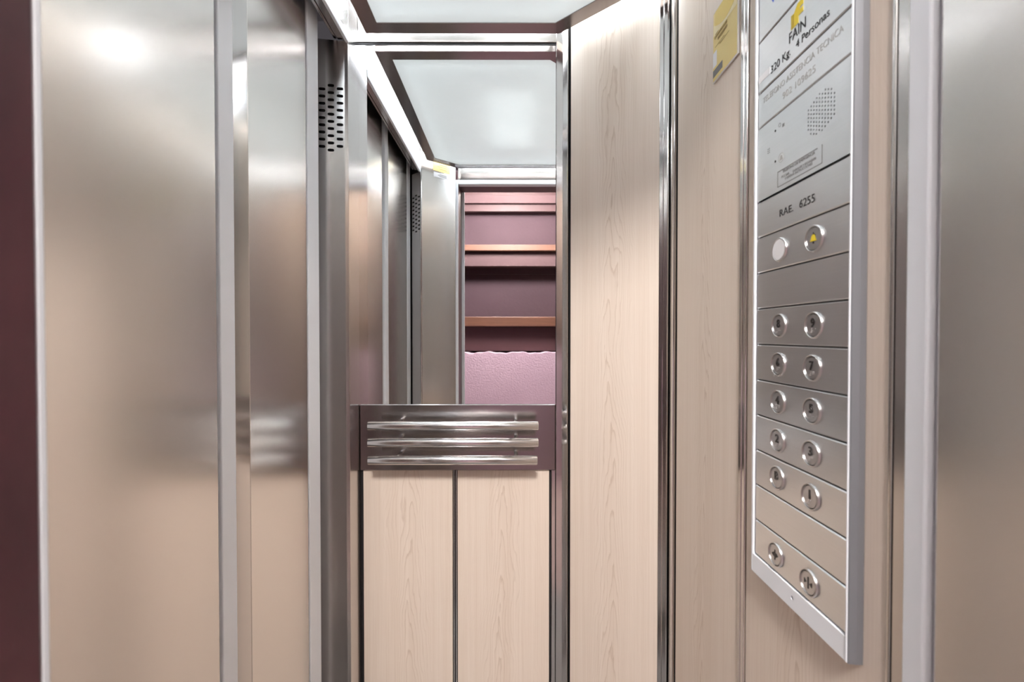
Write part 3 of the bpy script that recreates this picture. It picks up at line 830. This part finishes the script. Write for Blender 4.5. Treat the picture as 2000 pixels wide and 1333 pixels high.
link('jamb', bm_box(0.315, 0.40, 0.10, YF - 0.032, 0, 2.11, 0.002), 'red_wood', df)
link('lintel', bm_box(-0.33, 0.40, 0.10, 0.198, zh0 + 0.008, 2.16, 0.002), 'red_wood', df)
link('pale_stop', bm_box(-0.285, -0.2445, 0.085, 0.099, 0, 2.08, 0.003), 'alu', df)

def lz(py, Y): return mir(1000, py, Y).z
st = thing('staircase', (0, -1.7, 0), 'stair treads of brown wood against the mauve wall, seen in the mirror', 'staircase')
# lowest tread in view with its riser, coloured dark for the shade under it
Y1 = -1.62
link('tread', bm_box(-1.3, 0.45, YLB + 0.001, Y1, lz(638, Y1), lz(619, Y1), 0.006), 'tread_wood', st)
link('riser', bm_box(-1.3, 0.45, YLB + 0.001, Y1 - 0.07, lz(690, -1.50) + 0.012, lz(638, Y1) - 0.001), 'maroon_shade', st)
Y2 = -1.72
link('tread', bm_box(-1.3, 0.45, YLB + 0.001, Y2, lz(490, Y2), lz(478, Y2), 0.005), 'tread_wood', st)
link('riser', bm_box(-1.3, 0.45, YLB + 0.001, Y2 - 0.05, lz(503, Y2 - 0.05), lz(490, Y2) - 0.001), 'maroon_shade', st)
link('string_board', bm_box(-1.3, 0.45, YLB + 0.001, Y2 - 0.02, lz(520, Y2 - 0.02), lz(503, Y2 - 0.05) - 0.001), 'rose', st)
link('string_board', bm_box(-1.3, 0.45, YLB + 0.001, YLB + 0.03, lz(536, YLB + 0.03), lz(521, YLB + 0.03)), 'mauve', st)
Y3 = -1.76
link('tread', bm_box(-1.3, 0.45, YLB + 0.001, Y3, lz(397, Y3), lz(381, Y3), 0.004), 'rose', st)
link('riser', bm_box(-1.3, 0.45, YLB + 0.001, Y3 - 0.04, lz(413, Y3 - 0.04), lz(397, Y3) - 0.001), 'maroon_shade', st)
link('riser', bm_box(-1.3, 0.45, YLB + 0.001, Y3 - 0.05, lz(381, Y3) + 0.001, lz(360, Y3)), 'maroon_shade', st)
# pink stucco parapet with an uneven top edge
Yp = -1.50
zt = lz(690, Yp)
bm = bmesh.new(); N = 60; rows_ = []
for i in range(N + 1):
    x = -1.3 + 1.75 * i / N; z = zt + 0.006 * math.sin(x * 23) + 0.004 * math.sin(x * 61 + 1)
    rows_.append([bm.verts.new(p) for p in ((x, Yp, 0), (x, Yp, z), (x, YLB + 0.001, z), (x, YLB + 0.001, 0))])
for a, b in zip(rows_[:-1], rows_[1:]):
    for i in range(4): bm.faces.new((a[i], a[(i + 1) % 4], b[(i + 1) % 4], b[i]))
bm.faces.new(rows_[0]); bm.faces.new(rows_[-1][::-1])
bmesh.ops.recalc_face_normals(bm, faces=bm.faces)
o = link('parapet', bm, 'pink_stucco'); tag(o, 'light pink stucco parapet below the lowest stair tread in the mirror', 'parapet')

M['cream'] = stucco('cream_plaster', (0.2, 0.155, 0.12), (0.24, 0.19, 0.15), 0.2, 60)  # for an added pier that gives the steel door a warm reflection
o = link('wall_landing_added_pier', bm_box(0.452, 1.298, YLB + 0.001, -1.48, 0, 2.748), 'cream'); tag(o, 'invented cream pier beside the stair treads, added to warm the door reflections', 'wall', kind='structure')
LX, LY = -0.02, -1.00  # place of the invented lamp, kept out of the mirror view
ll = thing('added_landing_lamp', (LX, LY, 2.46), 'invented globe lamp out of view on the landing, added to light the car', 'lamp')
def disc(cx_, cy_, prof, seg=32):
    bm = bmesh.new(); rings = []
    for r, z in prof:
        rings.append([bm.verts.new((cx_, cy_, z))] if r == 0 else [bm.verts.new((cx_ + r * math.cos(2 * math.pi * i / seg), cy_ + r * math.sin(2 * math.pi * i / seg), z)) for i in range(seg)])
    for a, b in zip(rings[:-1], rings[1:]):
        for i in range(seg):
            j = (i + 1) % seg
            if len(a) == 1: bm.faces.new((a[0], b[i], b[j]))
            elif len(b) == 1: bm.faces.new((a[i], a[j], b[0]))
            else: bm.faces.new((a[i], a[j], b[j], b[i]))
    bmesh.ops.recalc_face_normals(bm, faces=bm.faces)
    return bm
link('ceiling_rose', disc(LX, LY, [(0.0, 2.749), (0.06, 2.749), (0.055, 2.72), (0.0, 2.715)]), 'white_paint', ll)
link('cord', bm_tube((LX, LY, 2.715), (LX, LY, 2.73), 0.004, 8), 'ink', ll)
link('shade', disc(LX, LY, [(0.0, 2.465)] + [(0.165 * math.sin(math.pi * t / 14), 2.59 - 0.125 * math.cos(math.pi * t / 14)) for t in range(1, 14)] + [(0.0, 2.715)]), 'added_landing_glow', ll, smooth=True)
